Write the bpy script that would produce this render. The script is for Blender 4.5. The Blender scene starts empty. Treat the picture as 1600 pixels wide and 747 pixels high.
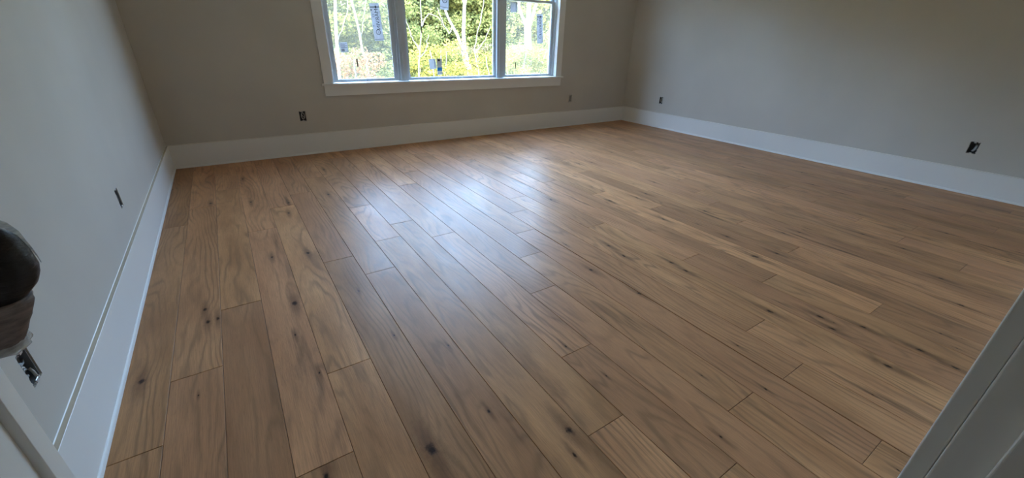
import bpy, bmesh, math, random
import numpy as np
from mathutils import Vector, Matrix

random.seed(7)
rng = np.random.default_rng(11)
S = bpy.context.scene
COL = S.collection

# ------------------------------------------------------------------ camera
CAM_Z = 1.3575
cam = bpy.data.cameras.new('camera')
cam.sensor_fit = 'HORIZONTAL'; cam.sensor_width = 36.0
cam.lens = 36.0 * 643.97 / 1600.0
cam.clip_start = 0.01; cam.clip_end = 400
co = bpy.data.objects.new('camera', cam); COL.objects.link(co)
PITCH, YAW, ROLL = 0.4524, -0.5924, 0.0256
cy, sy = math.cos(YAW), math.sin(YAW)
fw = Vector((-sy*math.cos(PITCH), cy*math.cos(PITCH), -math.sin(PITCH)))
rt = Vector((cy, sy, 0)); up = rt.cross(fw)
rt2 = math.cos(ROLL)*rt + math.sin(ROLL)*up
up2 = -math.sin(ROLL)*rt + math.cos(ROLL)*up
co.matrix_world = Matrix(((rt2.x, up2.x, -fw.x, 0), (rt2.y, up2.y, -fw.y, 0),
                          (rt2.z, up2.z, -fw.z, CAM_Z), (0, 0, 0, 1)))
S.camera = co

# ------------------------------------------------------------------ sky, sun, exposure
S.view_settings.view_transform = 'Standard'
S.view_settings.look = 'None'
S.view_settings.gamma = 1.0
S.view_settings.use_curve_mapping = False
S.view_settings.exposure = 5.16
SUN_ELEV, SUN_AZ = math.radians(38), math.radians(235)      # sun stands to the side of the house, out of the window's reach
world = bpy.data.worlds.new('sky'); S.world = world; world.use_nodes = True
wn = world.node_tree; wn.nodes.clear()
sky = wn.nodes.new('ShaderNodeTexSky'); sky.sky_type = 'NISHITA'; sky.sun_disc = False
sky.sun_elevation = SUN_ELEV; sky.sun_rotation = SUN_AZ
sky.air_density = 1.0; sky.dust_density = 0.2; sky.ozone_density = 3.2
bgn = wn.nodes.new('ShaderNodeBackground'); bgn.inputs['Strength'].default_value = 0.45
won = wn.nodes.new('ShaderNodeOutputWorld')
wb = wn.nodes.new('ShaderNodeVectorMath'); wb.operation = 'MULTIPLY'; wb.inputs[1].default_value = (1.14, 1.0, .90)   # camera white balance
wn.links.new(sky.outputs[0], wb.inputs[0]); wn.links.new(wb.outputs[0], bgn.inputs[0]); wn.links.new(bgn.outputs[0], won.inputs[0])
sun = bpy.data.lights.new('sun', 'SUN'); sun.energy = 1.15; sun.angle = 0.009; sun.color = (1.0, 0.93, 0.80)
so = bpy.data.objects.new('sun', sun); COL.objects.link(so)
sd = Vector((math.sin(SUN_AZ)*math.cos(SUN_ELEV), math.cos(SUN_AZ)*math.cos(SUN_ELEV), math.sin(SUN_ELEV)))
so.rotation_euler = sd.to_track_quat('Z', 'Y').to_euler(); so.location = (0, -10, 12)
S.cycles.max_bounces = 14; S.cycles.diffuse_bounces = 8; S.cycles.transparent_max_bounces = 24
S.cycles.sample_clamp_indirect = 6.0
S.cycles.caustics_reflective = False; S.cycles.caustics_refractive = False
try:
    S.cycles.use_denoising = True; S.cycles.denoiser = 'OPENIMAGEDENOISE'
except Exception: pass

# ------------------------------------------------------------------ dimensions (metres)
XL, XR, YB, YF = -0.6555, 6.2726, 5.6437, -0.011
CEIL = 3.05
WT = 0.15                      # outside wall thickness
WX0, WX1, WZ0, WZ1 = 1.118, 4.568, 0.80, 2.93      # window opening
# light from the sky enters through the window opening: sampling portal only, gives off nothing itself
pl = bpy.data.lights.new('window_portal', 'AREA'); pl.shape = 'RECTANGLE'
pl.size = WX1-WX0; pl.size_y = WZ1-WZ0
pl.cycles.is_portal = True
po = bpy.data.objects.new('window_portal', pl); COL.objects.link(po)
po.location = ((WX0+WX1)/2, YB+WT+0.03, (WZ0+WZ1)/2); po.rotation_euler = (math.radians(-90), 0, 0)

# ------------------------------------------------------------------ node helpers / materials
class NT:
    def __init__(s, name):
        s.m = bpy.data.materials.new(name); s.m.use_nodes = True
        s.t = s.m.node_tree; s.t.nodes.clear()
        s.out = s.t.nodes.new('ShaderNodeOutputMaterial')
    def n(s, typ, ins=None, **kw):
        nd = s.t.nodes.new(typ)
        for k, v in kw.items(): setattr(nd, k, v)
        for k, v in (ins or {}).items():
            sock = nd.inputs[k]
            if isinstance(v, bpy.types.NodeSocket): s.t.links.new(v, sock)
            else: sock.default_value = v
        return nd
    def math(s, op, a, b=0.0, c=None, clamp=False):
        ins = {0: a, 1: b}
        if c is not None: ins[2] = c
        return s.n('ShaderNodeMath', ins, operation=op, use_clamp=clamp).outputs[0]
    def vmath(s, op, a, b):
        return s.n('ShaderNodeVectorMath', {0: a, 1: b}, operation=op).outputs[0]
    def mix(s, f, a, b, blend='MIX'):
        nd = s.n('ShaderNodeMix', data_type='RGBA', blend_type=blend)
        for k, v in ((0, f), (6, a), (7, b)):
            if isinstance(v, bpy.types.NodeSocket): s.t.links.new(v, nd.inputs[k])
            else: nd.inputs[k].default_value = v if k == 0 else (*v, 1)
        return nd.outputs[2]
    def noise(s, vec, scale, detail=2, rough=.5, out=0):
        return s.n('ShaderNodeTexNoise', {'Vector': vec, 'Scale': scale, 'Detail': detail, 'Roughness': rough}).outputs[out]
    def rng(s, v, a, b, c, d, smooth=False):
        nd = s.n('ShaderNodeMapRange', {0: v, 1: a, 2: b, 3: c, 4: d})
        if smooth: nd.interpolation_type = 'SMOOTHSTEP'
        return nd.outputs[0]
    def coord(s): return s.n('ShaderNodeTexCoord').outputs['Object']
    def finish(s, sh): s.t.links.new(sh, s.out.inputs[0]); return s.m

def paint(name, col, rough=.55, spec=.4, mott=.04, bump=.0, bscale=300):
    t = NT(name); c = t.coord()
    nz = t.noise(c, 1.7, 3)
    k = t.rng(nz, .3, .7, 1-mott, 1+mott)
    colr = t.mix(1.0, col, t.n('ShaderNodeCombineColor', {0: k, 1: k, 2: k}).outputs[0], 'MULTIPLY')
    ins = {'Base Color': colr, 'Roughness': rough, 'Specular IOR Level': spec}
    if bump:
        b = t.n('ShaderNodeBump', {'Strength': bump, 'Distance': .001, 'Height': t.noise(c, bscale, 2)})
        ins['Normal'] = b.outputs[0]
    return t.finish(t.n('ShaderNodeBsdfPrincipled', ins).outputs[0])

M = {}
M['wall'] = paint('wall_paint_greige', (.57, .535, .48), .58, .32, .035, .25, 220)
M['ceil'] = paint('ceiling_paint_white', (.88, .87, .84), .8, .2)
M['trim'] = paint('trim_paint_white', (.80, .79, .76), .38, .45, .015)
M['ledge'] = paint('unpainted_baseboard_top', (.56, .48, .37), .8, .2, .08)
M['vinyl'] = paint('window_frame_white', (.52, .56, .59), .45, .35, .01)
M['darkbox'] = paint('outlet_box_dark_plastic', (.05, .048, .045), .5, .4, .2)
M['greybox'] = paint('outlet_box_grey_plastic', (.17, .175, .18), .5, .4, .2)
M['void'] = paint('wall_cavity_dark', (.02, .018, .016), .9, .1)
M['gyp'] = paint('cut_drywall_edge', (.62, .60, .56), .9, .1, .2)
M['cable'] = paint('cable_jacket_white', (.62, .60, .55), .45, .4)
M['cableg'] = paint('cable_jacket_grey', (.30, .31, .31), .45, .4)
M['steel'] = NT('galvanised_steel').m
def _st():
    t = NT('galvanised_tab'); c = t.coord()
    k = t.rng(t.noise(c, 90, 2), .3, .7, .45, .62)
    return t.finish(t.n('ShaderNodeBsdfPrincipled', {'Base Color': t.n('ShaderNodeCombineColor', {0: k, 1: k, 2: k}).outputs[0],
                    'Metallic': .8, 'Roughness': .45}).outputs[0])
bpy.data.materials.remove(M['steel']); M['steel'] = _st()
M['sub'] = paint('subfloor_dark', (.02, .013, .009), .9, .05)
M['rubber'] = paint('black_rubber', (.02, .02, .02), .6, .3)
M['bronze'] = paint('dark_bronze', (.020, .014, .012), .35, .5, .3)
M['stk_ink'] = paint('sticker_ink', (.02, .02, .022), .6, .2)
M['stk_white'] = paint('sticker_white', (.72, .74, .74), .6, .3)
M['stk_blue'] = paint('sticker_blue', (.03, .25, .62), .5, .3)

def wrinkled(name, col, trans, rough, spec=.5, tint=(1, 1, 1)):
    t = NT(name); c = t.coord()
    mp = t.n('ShaderNodeMapping', {'Vector': c, 'Scale': (40, 40, 150)}).outputs[0]
    nz = t.noise(mp, 1.0, 4, .6)
    b = t.n('ShaderNodeBump', {'Strength': .7, 'Distance': .003, 'Height': nz})
    k = t.rng(nz, .35, .65, .65, 1.15)
    colr = t.mix(1.0, col, t.n('ShaderNodeCombineColor', {0: k, 1: k, 2: k}).outputs[0], 'MULTIPLY')
    p = t.n('ShaderNodeBsdfPrincipled', {'Base Color': colr, 'Roughness': rough, 'Specular IOR Level': spec, 'Normal': b.outputs[0]}).outputs[0]
    if not trans: return t.finish(p)
    tr = t.n('ShaderNodeBsdfTransparent', {0: (*tint, 1)}).outputs[0]
    return t.finish(t.n('ShaderNodeMixShader', {0: trans, 1: p, 2: tr}).outputs[0])
M['wrap_dark'] = wrinkled('dark_shrink_film', (.016, .012, .011), 0, .42)
M['wrap_brown'] = wrinkled('brown_paper_sleeve', (.23, .185, .17), 0, .7, .2)
M['film'] = wrinkled('clear_plastic_film', (.75, .78, .78), .45, .15, .8)

def glass_mat():
    t = NT('window_glass'); c = t.coord()
    lw = t.n('ShaderNodeLayerWeight', {'Blend': .25}).outputs['Fresnel']
    sm = t.rng(t.noise(c, 2.3, 3), .3, .8, 0.0, .02)
    f = t.math('ADD', t.math('MULTIPLY', lw, .6), sm, clamp=True)
    tr = t.n('ShaderNodeBsdfTransparent', {0: (.93, .96, .95, 1)}).outputs[0]
    gl = t.n('ShaderNodeBsdfGlossy', {'Color': (.9, .95, 1, 1), 'Roughness': .02}).outputs[0]
    return t.finish(t.n('ShaderNodeMixShader', {0: f, 1: tr, 2: gl}).outputs[0])
M['glass'] = glass_mat()
def screen_mat():
    t = NT('insect_screen_mesh'); c = t.coord()
    nz = t.rng(t.noise(c, 6, 3), .3, .7, .034, .046)
    df = t.n('ShaderNodeBsdfDiffuse', {0: (.80, .74, .60, 1)}).outputs[0]
    tl = t.n('ShaderNodeBsdfTranslucent', {0: (.85, .76, .58, 1)}).outputs[0]
    a = t.n('ShaderNodeMixShader', {0: .7, 1: df, 2: tl}).outputs[0]
    tr = t.n('ShaderNodeBsdfTransparent').outputs[0]
    return t.finish(t.n('ShaderNodeMixShader', {0: nz, 1: tr, 2: a}).outputs[0])
M['screen'] = screen_mat()
def paper_mat():
    t = NT('sticker_paper'); c = t.coord()
    k = t.rng(t.noise(c, 25, 2), .3, .7, .46, .54)
    colr = t.n('ShaderNodeCombineColor', {0: k, 1: k, 2: t.math('MULTIPLY', k, 1.04)}).outputs[0]
    df = t.n('ShaderNodeBsdfDiffuse', {0: colr}).outputs[0]
    tl = t.n('ShaderNodeBsdfTranslucent', {0: colr}).outputs[0]
    return t.finish(t.n('ShaderNodeMixShader', {0: .62, 1: df, 2: tl}).outputs[0])
M['paper'] = paper_mat()

def oak_mat():
    t = NT('oak_plank'); P = t.coord()
    A = lambda nm, o='Vector': t.n('ShaderNodeAttribute', attribute_type='OBJECT', attribute_name=nm).outputs[o]
    sx = t.n('ShaderNodeSeparateXYZ', {0: P})
    x, y = sx.outputs[0], sx.outputs[1]
    seed = A('seed', 'Fac'); tone = A('tone', 'Fac'); rustic = A('rustic', 'Fac')
    off = t.n('ShaderNodeCombineXYZ', {0: seed, 1: t.math('MULTIPLY', seed, 1.7), 2: t.math('MULTIPLY', seed, .63)}).outputs[0]
    Ps = t.vmath('ADD', P, off)
    wob = t.vmath('SUBTRACT', t.n('ShaderNodeTexNoise', {'Vector': Ps, 'Scale': 38.0, 'Detail': 2.0}).outputs['Color'], (.5, .5, .5))
    wob2 = t.vmath('SUBTRACT', t.n('ShaderNodeTexNoise', {'Vector': Ps, 'Scale': 150.0, 'Detail': 3.0}).outputs['Color'], (.5, .5, .5))
    core = halo = bend = None
    for nm in ('knot_a', 'knot_b', 'knot_c', 'knot_d'):
        kv = t.n('ShaderNodeSeparateXYZ', {0: A(nm)})
        r = t.math('ADD', kv.outputs[2], 1e-5)
        dx = t.math('DIVIDE', t.math('SUBTRACT', x, kv.outputs[0]), r)
        dy = t.math('DIVIDE', t.math('SUBTRACT', y, kv.outputs[1]), t.math('MULTIPLY', r, 1.9))
        dv = t.n('ShaderNodeCombineXYZ', {0: dx, 1: dy}).outputs[0]
        dv = t.vmath('ADD', dv, t.vmath('ADD', t.vmath('MULTIPLY', wob, (1.6, 1.4, 0)), t.vmath('MULTIPLY', wob2, (.9, .6, 0))))
        d = t.n('ShaderNodeVectorMath', {0: dv}, operation='LENGTH').outputs['Value']
        dl = t.n('ShaderNodeVectorMath', {0: t.vmath('MULTIPLY', dv, (1.0, .34, 0))}, operation='LENGTH').outputs['Value']
        c1 = t.rng(d, .30, 1.35, 1, 0, True)
        h1 = t.rng(dl, .4, 3.4, 1, 0, True)
        e = t.math('EXPONENT', t.math('MULTIPLY', t.math('MULTIPLY', d, d), -.055))
        b1 = t.math('MULTIPLY', t.math('MULTIPLY', e, r), 2.6)
        if core is None: core, halo, bend = c1, h1, b1
        else:
            core = t.math('MAXIMUM', core, c1); halo = t.math('MAXIMUM', halo, h1); bend = t.math('ADD', bend, b1)
    # growth rings: wander along the board, pushed aside by knots
    g3 = t.n('ShaderNodeCombineXYZ', {0: t.math('MULTIPLY', x, 3.2), 1: t.math('MULTIPLY', y, .62), 2: seed}).outputs[0]
    g3 = t.vmath('ADD', g3, off)
    wander = t.noise(g3, 1.0, 2, .45)
    w2 = t.noise(t.n('ShaderNodeMapping', {'Vector': Ps, 'Scale': (14, 2.2, 1)}).outputs[0], 1.0, 2)
    phase = t.math('ADD', t.math('MULTIPLY', t.math('ADD', x, bend), t.rng(t.noise(off, 5.3, 0), .3, .7, 12.0, 30.0)), t.math('ADD', t.math('MULTIPLY', wander, 15.0), t.math('MULTIPLY', w2, 2.2)))
    ring = t.math('ADD', t.math('MULTIPLY', t.math('SINE', t.math('MULTIPLY', phase, 6.2832)), .5), .5)
    ring = t.math('POWER', ring, 3.2)
    ringmask = t.rng(t.noise(t.n('ShaderNodeMapping', {'Vector': Ps, 'Scale': (9, 1.4, 1)}).outputs[0], 1.0, 2), .35, .65, .15, 1.0)
    ring = t.math('MULTIPLY', ring, ringmask)
    fib = t.noise(t.n('ShaderNodeMapping', {'Vector': Ps, 'Scale': (420, 9, 1)}).outputs[0], 1.0, 3, .6)
    pores = t.rng(t.noise(t.n('ShaderNodeMapping', {'Vector': Ps, 'Scale': (650, 22, 1)}).outputs[0], 1.0, 2), .60, .72, 0, 1)
    mott = t.noise(t.n('ShaderNodeMapping', {'Vector': Ps, 'Scale': (7, 1.6, 1)}).outputs[0], 1.0, 4, .55)
    st = t.noise(t.n('ShaderNodeMapping', {'Vector': Ps, 'Scale': (19, 1.15, 1)}).outputs[0], 1.0, 4, .6)
    blotch = t.rng(t.noise(t.n('ShaderNodeMapping', {'Vector': Ps, 'Scale': (11, 2.4, 1)}).outputs[0], 1.0, 5, .68), .55, .78, 0, 1, True)
    streak = t.math('MULTIPLY', t.rng(st, .57, .78, 0, 1, True), rustic)
    # board colour
    col = t.mix(t.rng(mott, .30, .70, 0, 1), (.405, .196, .086), (.655, .344, .160))
    hue = t.noise(off, 3.1, 0)
    col = t.mix(t.rng(hue, .35, .65, 0, .45), col, (.560, .268, .142))
    tm = t.math('ADD', 1.0, t.math('MULTIPLY', tone, .22))
    col = t.mix(1.0, col, t.n('ShaderNodeCombineColor', {0: tm, 1: tm, 2: tm}).outputs[0], 'MULTIPLY')
    col = t.mix(t.math('MULTIPLY', ring, .56), col, (.175, .098, .052))
    col = t.mix(t.rng(fib, .35, .7, 0, .42), col, (.22, .125, .068))
    col = t.mix(t.math('MULTIPLY', pores, .30), col, (.09, .055, .034))
    col = t.mix(t.math('MULTIPLY', t.math('MULTIPLY', blotch, rustic), .42), col, (.155, .090, .055))
    col = t.mix(t.math('MULTIPLY', streak, .72), col, (.075, .042, .025))
    col = t.mix(t.math('MULTIPLY', halo, .58), col, (.120, .060, .034))
    col = t.mix(t.math('MULTIPLY', core, .92), col, (.020, .010, .006))
    rough = t.rng(t.noise(t.n('ShaderNodeMapping', {'Vector': Ps, 'Scale': (10, 3, 1)}).outputs[0], 1.0, 3), .3, .7, .34, .43)
    hgt = t.math('SUBTRACT', t.math('MULTIPLY', fib, .35), t.math('ADD', t.math('MULTIPLY', ring, .35), t.math('MULTIPLY', core, 1.5)))
    bmp = t.n('ShaderNodeBump', {'Strength': .22, 'Distance': .0012, 'Height': hgt})
    return t.finish(t.n('ShaderNodeBsdfPrincipled', {'Base Color': col, 'Roughness': rough, 'Specular IOR Level': .10,
                                                     'Normal': bmp.outputs[0]}).outputs[0])
M['oak'] = oak_mat()

def bark(name, c1, c2):
    t = NT(name); c = t.n('ShaderNodeMapping', {'Vector': t.coord(), 'Scale': (9, 9, 2)}).outputs[0]
    col = t.mix(t.rng(t.noise(c, 1.5, 4, .65), .35, .65, 0, 1), c1, c2)
    return t.finish(t.n('ShaderNodeBsdfPrincipled', {'Base Color': col, 'Roughness': .9, 'Specular IOR Level': .1}).outputs[0])
M['bark_pale'] = bark('pale_bark', (.060, .054, .046), (.095, .085, .073))
M['bark_tan'] = bark('tan_bark', (.042, .036, .028), (.065, .056, .045))
M['bark_dark'] = bark('brown_bark', (.14, .11, .08), (.26, .21, .16))
def leaf(name, c1, c2, tr=.4):
    t = NT(name); c = t.coord()
    col = t.mix(t.rng(t.noise(c, 2.4, 4, .7), .35, .65, 0, 1), c1, c2)
    d = t.n('ShaderNodeBsdfDiffuse', {0: col}).outputs[0]
    l = t.n('ShaderNodeBsdfTranslucent', {0: col}).outputs[0]
    return t.finish(t.n('ShaderNodeMixShader', {0: tr, 1: d, 2: l}).outputs[0])
M['leaf_yellow'] = leaf('leaf_yellow_green', (.105, .102, .020), (.165, .148, .042))
M['leaf_green'] = leaf('leaf_mid_green', (.06, .070, .022), (.13, .13, .045))
M['leaf_dark'] = leaf('leaf_dark_green', (.028, .036, .016), (.075, .082, .036))
M['leaf_rust'] = leaf('leaf_rust', (.13, .055, .028), (.16, .095, .05))
M['leaf_dry'] = leaf('leaf_dry_grass', (.11, .09, .045), (.15, .12, .065))
def groundmat():
    t = NT('ground_leaf_litter'); c = t.coord()
    col = t.mix(t.rng(t.noise(c, .6, 5, .7), .35, .65, 0, 1), (.20, .17, .085), (.30, .25, .15))
    return t.finish(t.n('ShaderNodeBsdfPrincipled', {'Base Color': col, 'Roughness': .95, 'Specular IOR Level': .1}).outputs[0])
M['ground'] = groundmat()

# ------------------------------------------------------------------ mesh helpers
def link(name, mesh, mat, parent=None, smooth=False):
    if mat is not None:
        mesh.materials.clear(); mesh.materials.append(M[mat] if isinstance(mat, str) else mat)
    if smooth:
        for p in mesh.polygons: p.use_smooth = True
    o = bpy.data.objects.new(name, mesh); COL.objects.link(o)
    if parent is not None: o.parent = parent
    return o
def empty(name, loc=(0, 0, 0), rz=0, parent=None):
    o = bpy.data.objects.new(name, None); COL.objects.link(o); o.location = loc; o.rotation_euler = (0, 0, rz)
    if parent is not None: o.parent = parent
    o.empty_display_size = .1
    return o
def tag(o, label=None, cat=None, group=None, kind=None):
    if label: o['label'] = label
    if cat: o['category'] = cat
    if group: o['group'] = group
    if kind: o['kind'] = kind
    return o
def struct(o, label, cat): return tag(o, label, cat, kind='structure')
def box_bm(bm, x0, x1, y0, y1, z0, z1, bev=0, seg=2):
    r = bmesh.ops.create_cube(bm, size=1)
    for v in r['verts']:
        v.co = Vector((x0+(v.co.x+.5)*(x1-x0), y0+(v.co.y+.5)*(y1-y0), z0+(v.co.z+.5)*(z1-z0)))
    if bev:
        es = list({e for v in r['verts'] for e in v.link_edges})
        bmesh.ops.bevel(bm, geom=es, offset=bev, segments=seg, affect='EDGES', profile=.5)
def box(name, mat, x0, x1, y0, y1, z0, z1, parent=None, bev=0, seg=2):
    bm = bmesh.new(); box_bm(bm, x0, x1, y0, y1, z0, z1, bev, seg)
    me = bpy.data.meshes.new(name); bm.to_mesh(me); bm.free()
    return link(name, me, mat, parent, smooth=False)
def pymesh(name, vs, fs):
    me = bpy.data.meshes.new(name); me.from_pydata(vs, [], fs); me.update(); return me
def extrude_profile(name, mat, prof, axis, a0, a1, parent=None, smooth=False):
    """prof: list of (d, z) closed polygon; axis: function (d, s, z) -> xyz; s runs a0..a1"""
    n = len(prof)
    vs = [axis(d, a0, z) for d, z in prof] + [axis(d, a1, z) for d, z in prof]
    fs = [(i, (i+1) % n, n+(i+1) % n, n+i) for i in range(n)] + [tuple(range(n))[::-1], tuple(range(n, 2*n))]
    me = pymesh(name, vs, fs)
    bm = bmesh.new(); bm.from_mesh(me); bmesh.ops.recalc_face_normals(bm, faces=bm.faces); bm.to_mesh(me); bm.free()
    return link(name, me, mat, parent, smooth)
def tube(name, mat, pts, rads, parent=None, sides=8):
    vs, fs = [], []
    pts = [Vector(p) for p in pts]
    if not hasattr(rads, '__len__'): rads = [rads]*len(pts)
    for i, p in enumerate(pts):
        d = (pts[min(i+1, len(pts)-1)] - pts[max(i-1, 0)]).normalized()
        a = d.orthogonal().normalized() if i == 0 else (a - d*a.dot(d)).normalized()
        b = d.cross(a)
        for k in range(sides):
            an = 2*math.pi*k/sides
            vs.append(tuple(p + rads[i]*(math.cos(an)*a + math.sin(an)*b)))
    for i in range(len(pts)-1):
        for k in range(sides):
            fs.append((i*sides+k, i*sides+(k+1) % sides, (i+1)*sides+(k+1) % sides, (i+1)*sides+k))
    fs.append(tuple(range(sides))[::-1]); fs.append(tuple((len(pts)-1)*sides+k for k in range(sides)))
    return link(name, pymesh(name, vs, fs), mat, parent, True)
def wall_grid(name, u0, u1, z0, z1, holes, to3, thick, mat, parent=None):
    """wall with rectangular openings; to3(u, d, z): d = depth into the wall"""
    us = sorted({u0, u1, *[h[0] for h in holes], *[h[1] for h in holes]})
    zs = sorted({z0, z1, *[h[2] for h in holes], *[h[3] for h in holes]})
    nu, nz = len(us)-1, len(zs)-1
    def solid(i, j):
        if not (0 <= i < nu and 0 <= j < nz): return False
        uc, zc = (us[i]+us[i+1])/2, (zs[j]+zs[j+1])/2
        return not any(h[0] < uc < h[1] and h[2] < zc < h[3] for h in holes)
    vs, idx, fs = [], {}, []
    def V(i, j, d):
        if (i, j, d) not in idx: idx[(i, j, d)] = len(vs); vs.append(to3(us[i], d*thick, zs[j]))
        return idx[(i, j, d)]
    for i in range(nu):
        for j in range(nz):
            if not solid(i, j): continue
            fs.append((V(i, j, 0), V(i+1, j, 0), V(i+1, j+1, 0), V(i, j+1, 0)))
            fs.append((V(i, j, 1), V(i, j+1, 1), V(i+1, j+1, 1), V(i+1, j, 1)))
            for (di, dj, a, b) in ((-1, 0, (i, j), (i, j+1)), (1, 0, (i+1, j), (i+1, j+1)), (0, -1, (i, j), (i+1, j)), (0, 1, (i, j+1), (i+1, j+1))):
                if not solid(i+di, j+dj): fs.append((V(*a, 0), V(*b, 0), V(*b, 1), V(*a, 1)))
    me = pymesh(name, vs, fs)
    bm = bmesh.new(); bm.from_mesh(me); bmesh.ops.recalc_face_normals(bm, faces=bm.faces); bm.to_mesh(me); bm.free()
    return link(name, me, mat, parent)

# ------------------------------------------------------------------ floor of separate planks
X0, PW = -0.6652, 0.1911
PT = 0.012
floor = box('floor', 'sub', XL-.1, XR+.1, -2.3, YB+.08, -.06, -PT)
struct(floor, 'wide plank oak floor with knots and a soft satin sheen', 'floor')
JOINTS = {0: [1.53], 1: [1.89, 4.17], 2: [2.38, 4.6], 3: [1.14, 3.42], 4: [1.59], 5: [2.65, 4.16], 6: [2.36, 4.6],
          7: [2.79, 3.55], 8: [.73, 3.03], 9: [.36, 1.12, 2.65], 10: [1.64], 11: [.51, 2.04], 12: [.11, 2.38],
          13: [.48, 2.75], 14: [.76, 3.05], 15: [2.18], 16: [1.43, 3.68], 17: [.98, 3.28], 18: [.47], 19: [2.2],
          20: [1.1], 21: [1.6], 22: [1.99], 23: [2.27], 24: [.34, 2.62], 25: [.74, 2.97], 26: [1.09], 27: [.76, 1.52],
          28: [1.88], 29: [2.22], 30: [.38], 31: [.63], 32: [1.09], 33: [1.75], 34: [.41], 35: [2.05]}
KNOTS = [(-.027,4.121),(.252,3.943),(.219,3.686),(.016,2.905),(.229,2.847),(.061,2.25),(-.353,2.432),(-.34,2.30),(-.298,2.305),
 (-.324,4.255),(-.049,4.895),(.726,4.86),(.596,3.997),(.022,1.952),(.071,1.614),(.057,1.382),(-.576,1.96),(-.004,1.09),(-.372,1.742),
 (.341,.995),(.821,.789),(.439,1.692),(.604,1.032),(1.124,1.172),(2.807,2.535),(2.888,1.981),(2.895,1.195),(3.375,1.91),(2.116,1.857),
 (2.09,1.687),(1.753,1.661),(3.65,2.707),(3.276,2.494),(4.567,2.4),(4.202,3.883),(3.215,4.04),(3.603,3.625),(3.422,3.658),(2.344,2.84),
 (2.288,1.329),(2.299,1.449),(3.038,1.494),(4.688,2.948),(5.131,2.563),(3.104,2.466),(1.808,1.304),(.769,.698),(1.296,.456),
 (1.863,.72),(1.691,.491),(3.502,1.299),(3.636,1.235),(2.497,.61),(3.085,1.138),(5.086,.975),(3.669,.377),(3.356,.212),(4.017,.671),
 (5.699,1.303),(5.545,2.072),(5.135,1.778),(4.698,.581),(5.089,1.486),(4.058,.944),(2.432,.524),(2.342,.253),(2.306,.787),(2.6,.44),
 (2.607,.076),(2.312,1.026),(2.623,.21),(.395,2.191),(.635,1.48)]
KR = {(.341,.995): .0165, (.821,.789): .012, (.061,2.25): .012, (.229,2.847): .010, (2.342,.253): .011, (2.497,.61): .011, (-.576,1.96): .011,
      (.057,1.382): .003, (2.895,1.195): .013, (.016,2.905): .008, (.022,1.952): .005, (.071,1.614): .004, (.439,1.692): .004,
      (1.753,1.661): .008, (2.116,1.857): .010, (-.34,2.30): .009, (-.298,2.305): .008, (-.372,1.742): .003, (2.888,1.981): .010,
      (2.807,2.535): .013, (.604,1.032): .005, (1.124,1.172): .005, (.395,2.191): .004, (.635,1.48): .004, (1.863,.72): .004,
      (1.691,.491): .004, (1.296,.456): .005, (.769,.698): .006}
TONE = {(18, 1): 1.5, (17, 1): -.4, (2, 1): -.9, (2, 2): .1, (1, 2): .5, (3, 1): .3, (0, 1): -.5, (0, 0): -.3, (9, 2): .4, (13, 0): .3, (4, 0): .3,
        (20, 0): .9, (12, 0): .2, (24, 0): .6}
def plank(x0, x1, y0, y1, row, k):
    """chamfered board, origin at its near left top corner"""
    w, l = x1-x0, y1-y0
    c, g = .0014, .0007
    zj = random.uniform(-.0003, .0003)
    tops = [(g+c, g+c), (w-g-c, g+c), (w-g-c, l-g-c), (g+c, l-g-c)]
    rim = [(g, g), (w-g, g), (w-g, l-g), (g, l-g)]
    vs = [(a, b, 0) for a, b in tops] + [(a, b, -c) for a, b in rim] + [(a, b, -PT) for a, b in rim]
    fs = [(0, 1, 2, 3), (11, 10, 9, 8)]
    for o in (0, 4):
        for i in range(4):
            j = (i+1) % 4
            fs.append((o+i, o+4+i, o+4+j, o+j))
    o = link('plank', pymesh('plank', vs, fs), 'oak', floor)
    o.location = (x0, y0, zj)
    o['seed'] = random.uniform(0, 40.0)
    o['tone'] = float(TONE.get((row, k), random.uniform(-.75, .75)))
    o['rustic'] = float(random.choice([.15, .4, .7, 1.0]) if row < 14 else random.choice([.4, .8, 1.1, 1.3]))
    ks = [(a-x0, b-y0, KR.get((a, b), .009)) for a, b in KNOTS if x0 <= a < x1 and y0 <= b < y1]
    while len(ks) < 4 and random.random() < (.25 if row < 14 else .45):
        ks.append((random.uniform(.02, w-.02), random.uniform(.08, l-.05), random.choice([.002, .0025, .003, .004])))
    ks = (ks + [(-5.0, -5.0, .001)]*4)[:4]
    for nm, kv in zip(('knot_a', 'knot_b', 'knot_c', 'knot_d'), ks): o[nm] = [float(q) for q in kv]
    return o
row = 0
while X0 + row*PW < XR + .01:
    xa, xb = X0+row*PW, min(X0+(row+1)*PW, XR+.05)
    if row == 0: xa = XL - .02
    hall = -.75 < xa < 1.55
    y_lo, y_hi = (-2.1 if hall else -.08), YB+.01
    js = list(JOINTS.get(row, [random.uniform(.6, 2.6)]))
    L = 2.28
    while js[0]-L > y_lo+.25: js.insert(0, js[0]-L)
    while js[-1]+L < y_hi-.2: js.append(js[-1]+L)
    ed = [y_lo]+js+[y_hi]
    first = max([i for i in range(len(ed)-1) if ed[i] <= .05] or [0])
    for i in range(len(ed)-1):
        xr = xb
        if row == 12 and ed[i] < .3 and ed[i+1] > 0: xr = xb-.0035      # the one open seam by the door
        plank(xa, xr, ed[i], ed[i+1], row, i-first)
    row += 1

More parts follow.
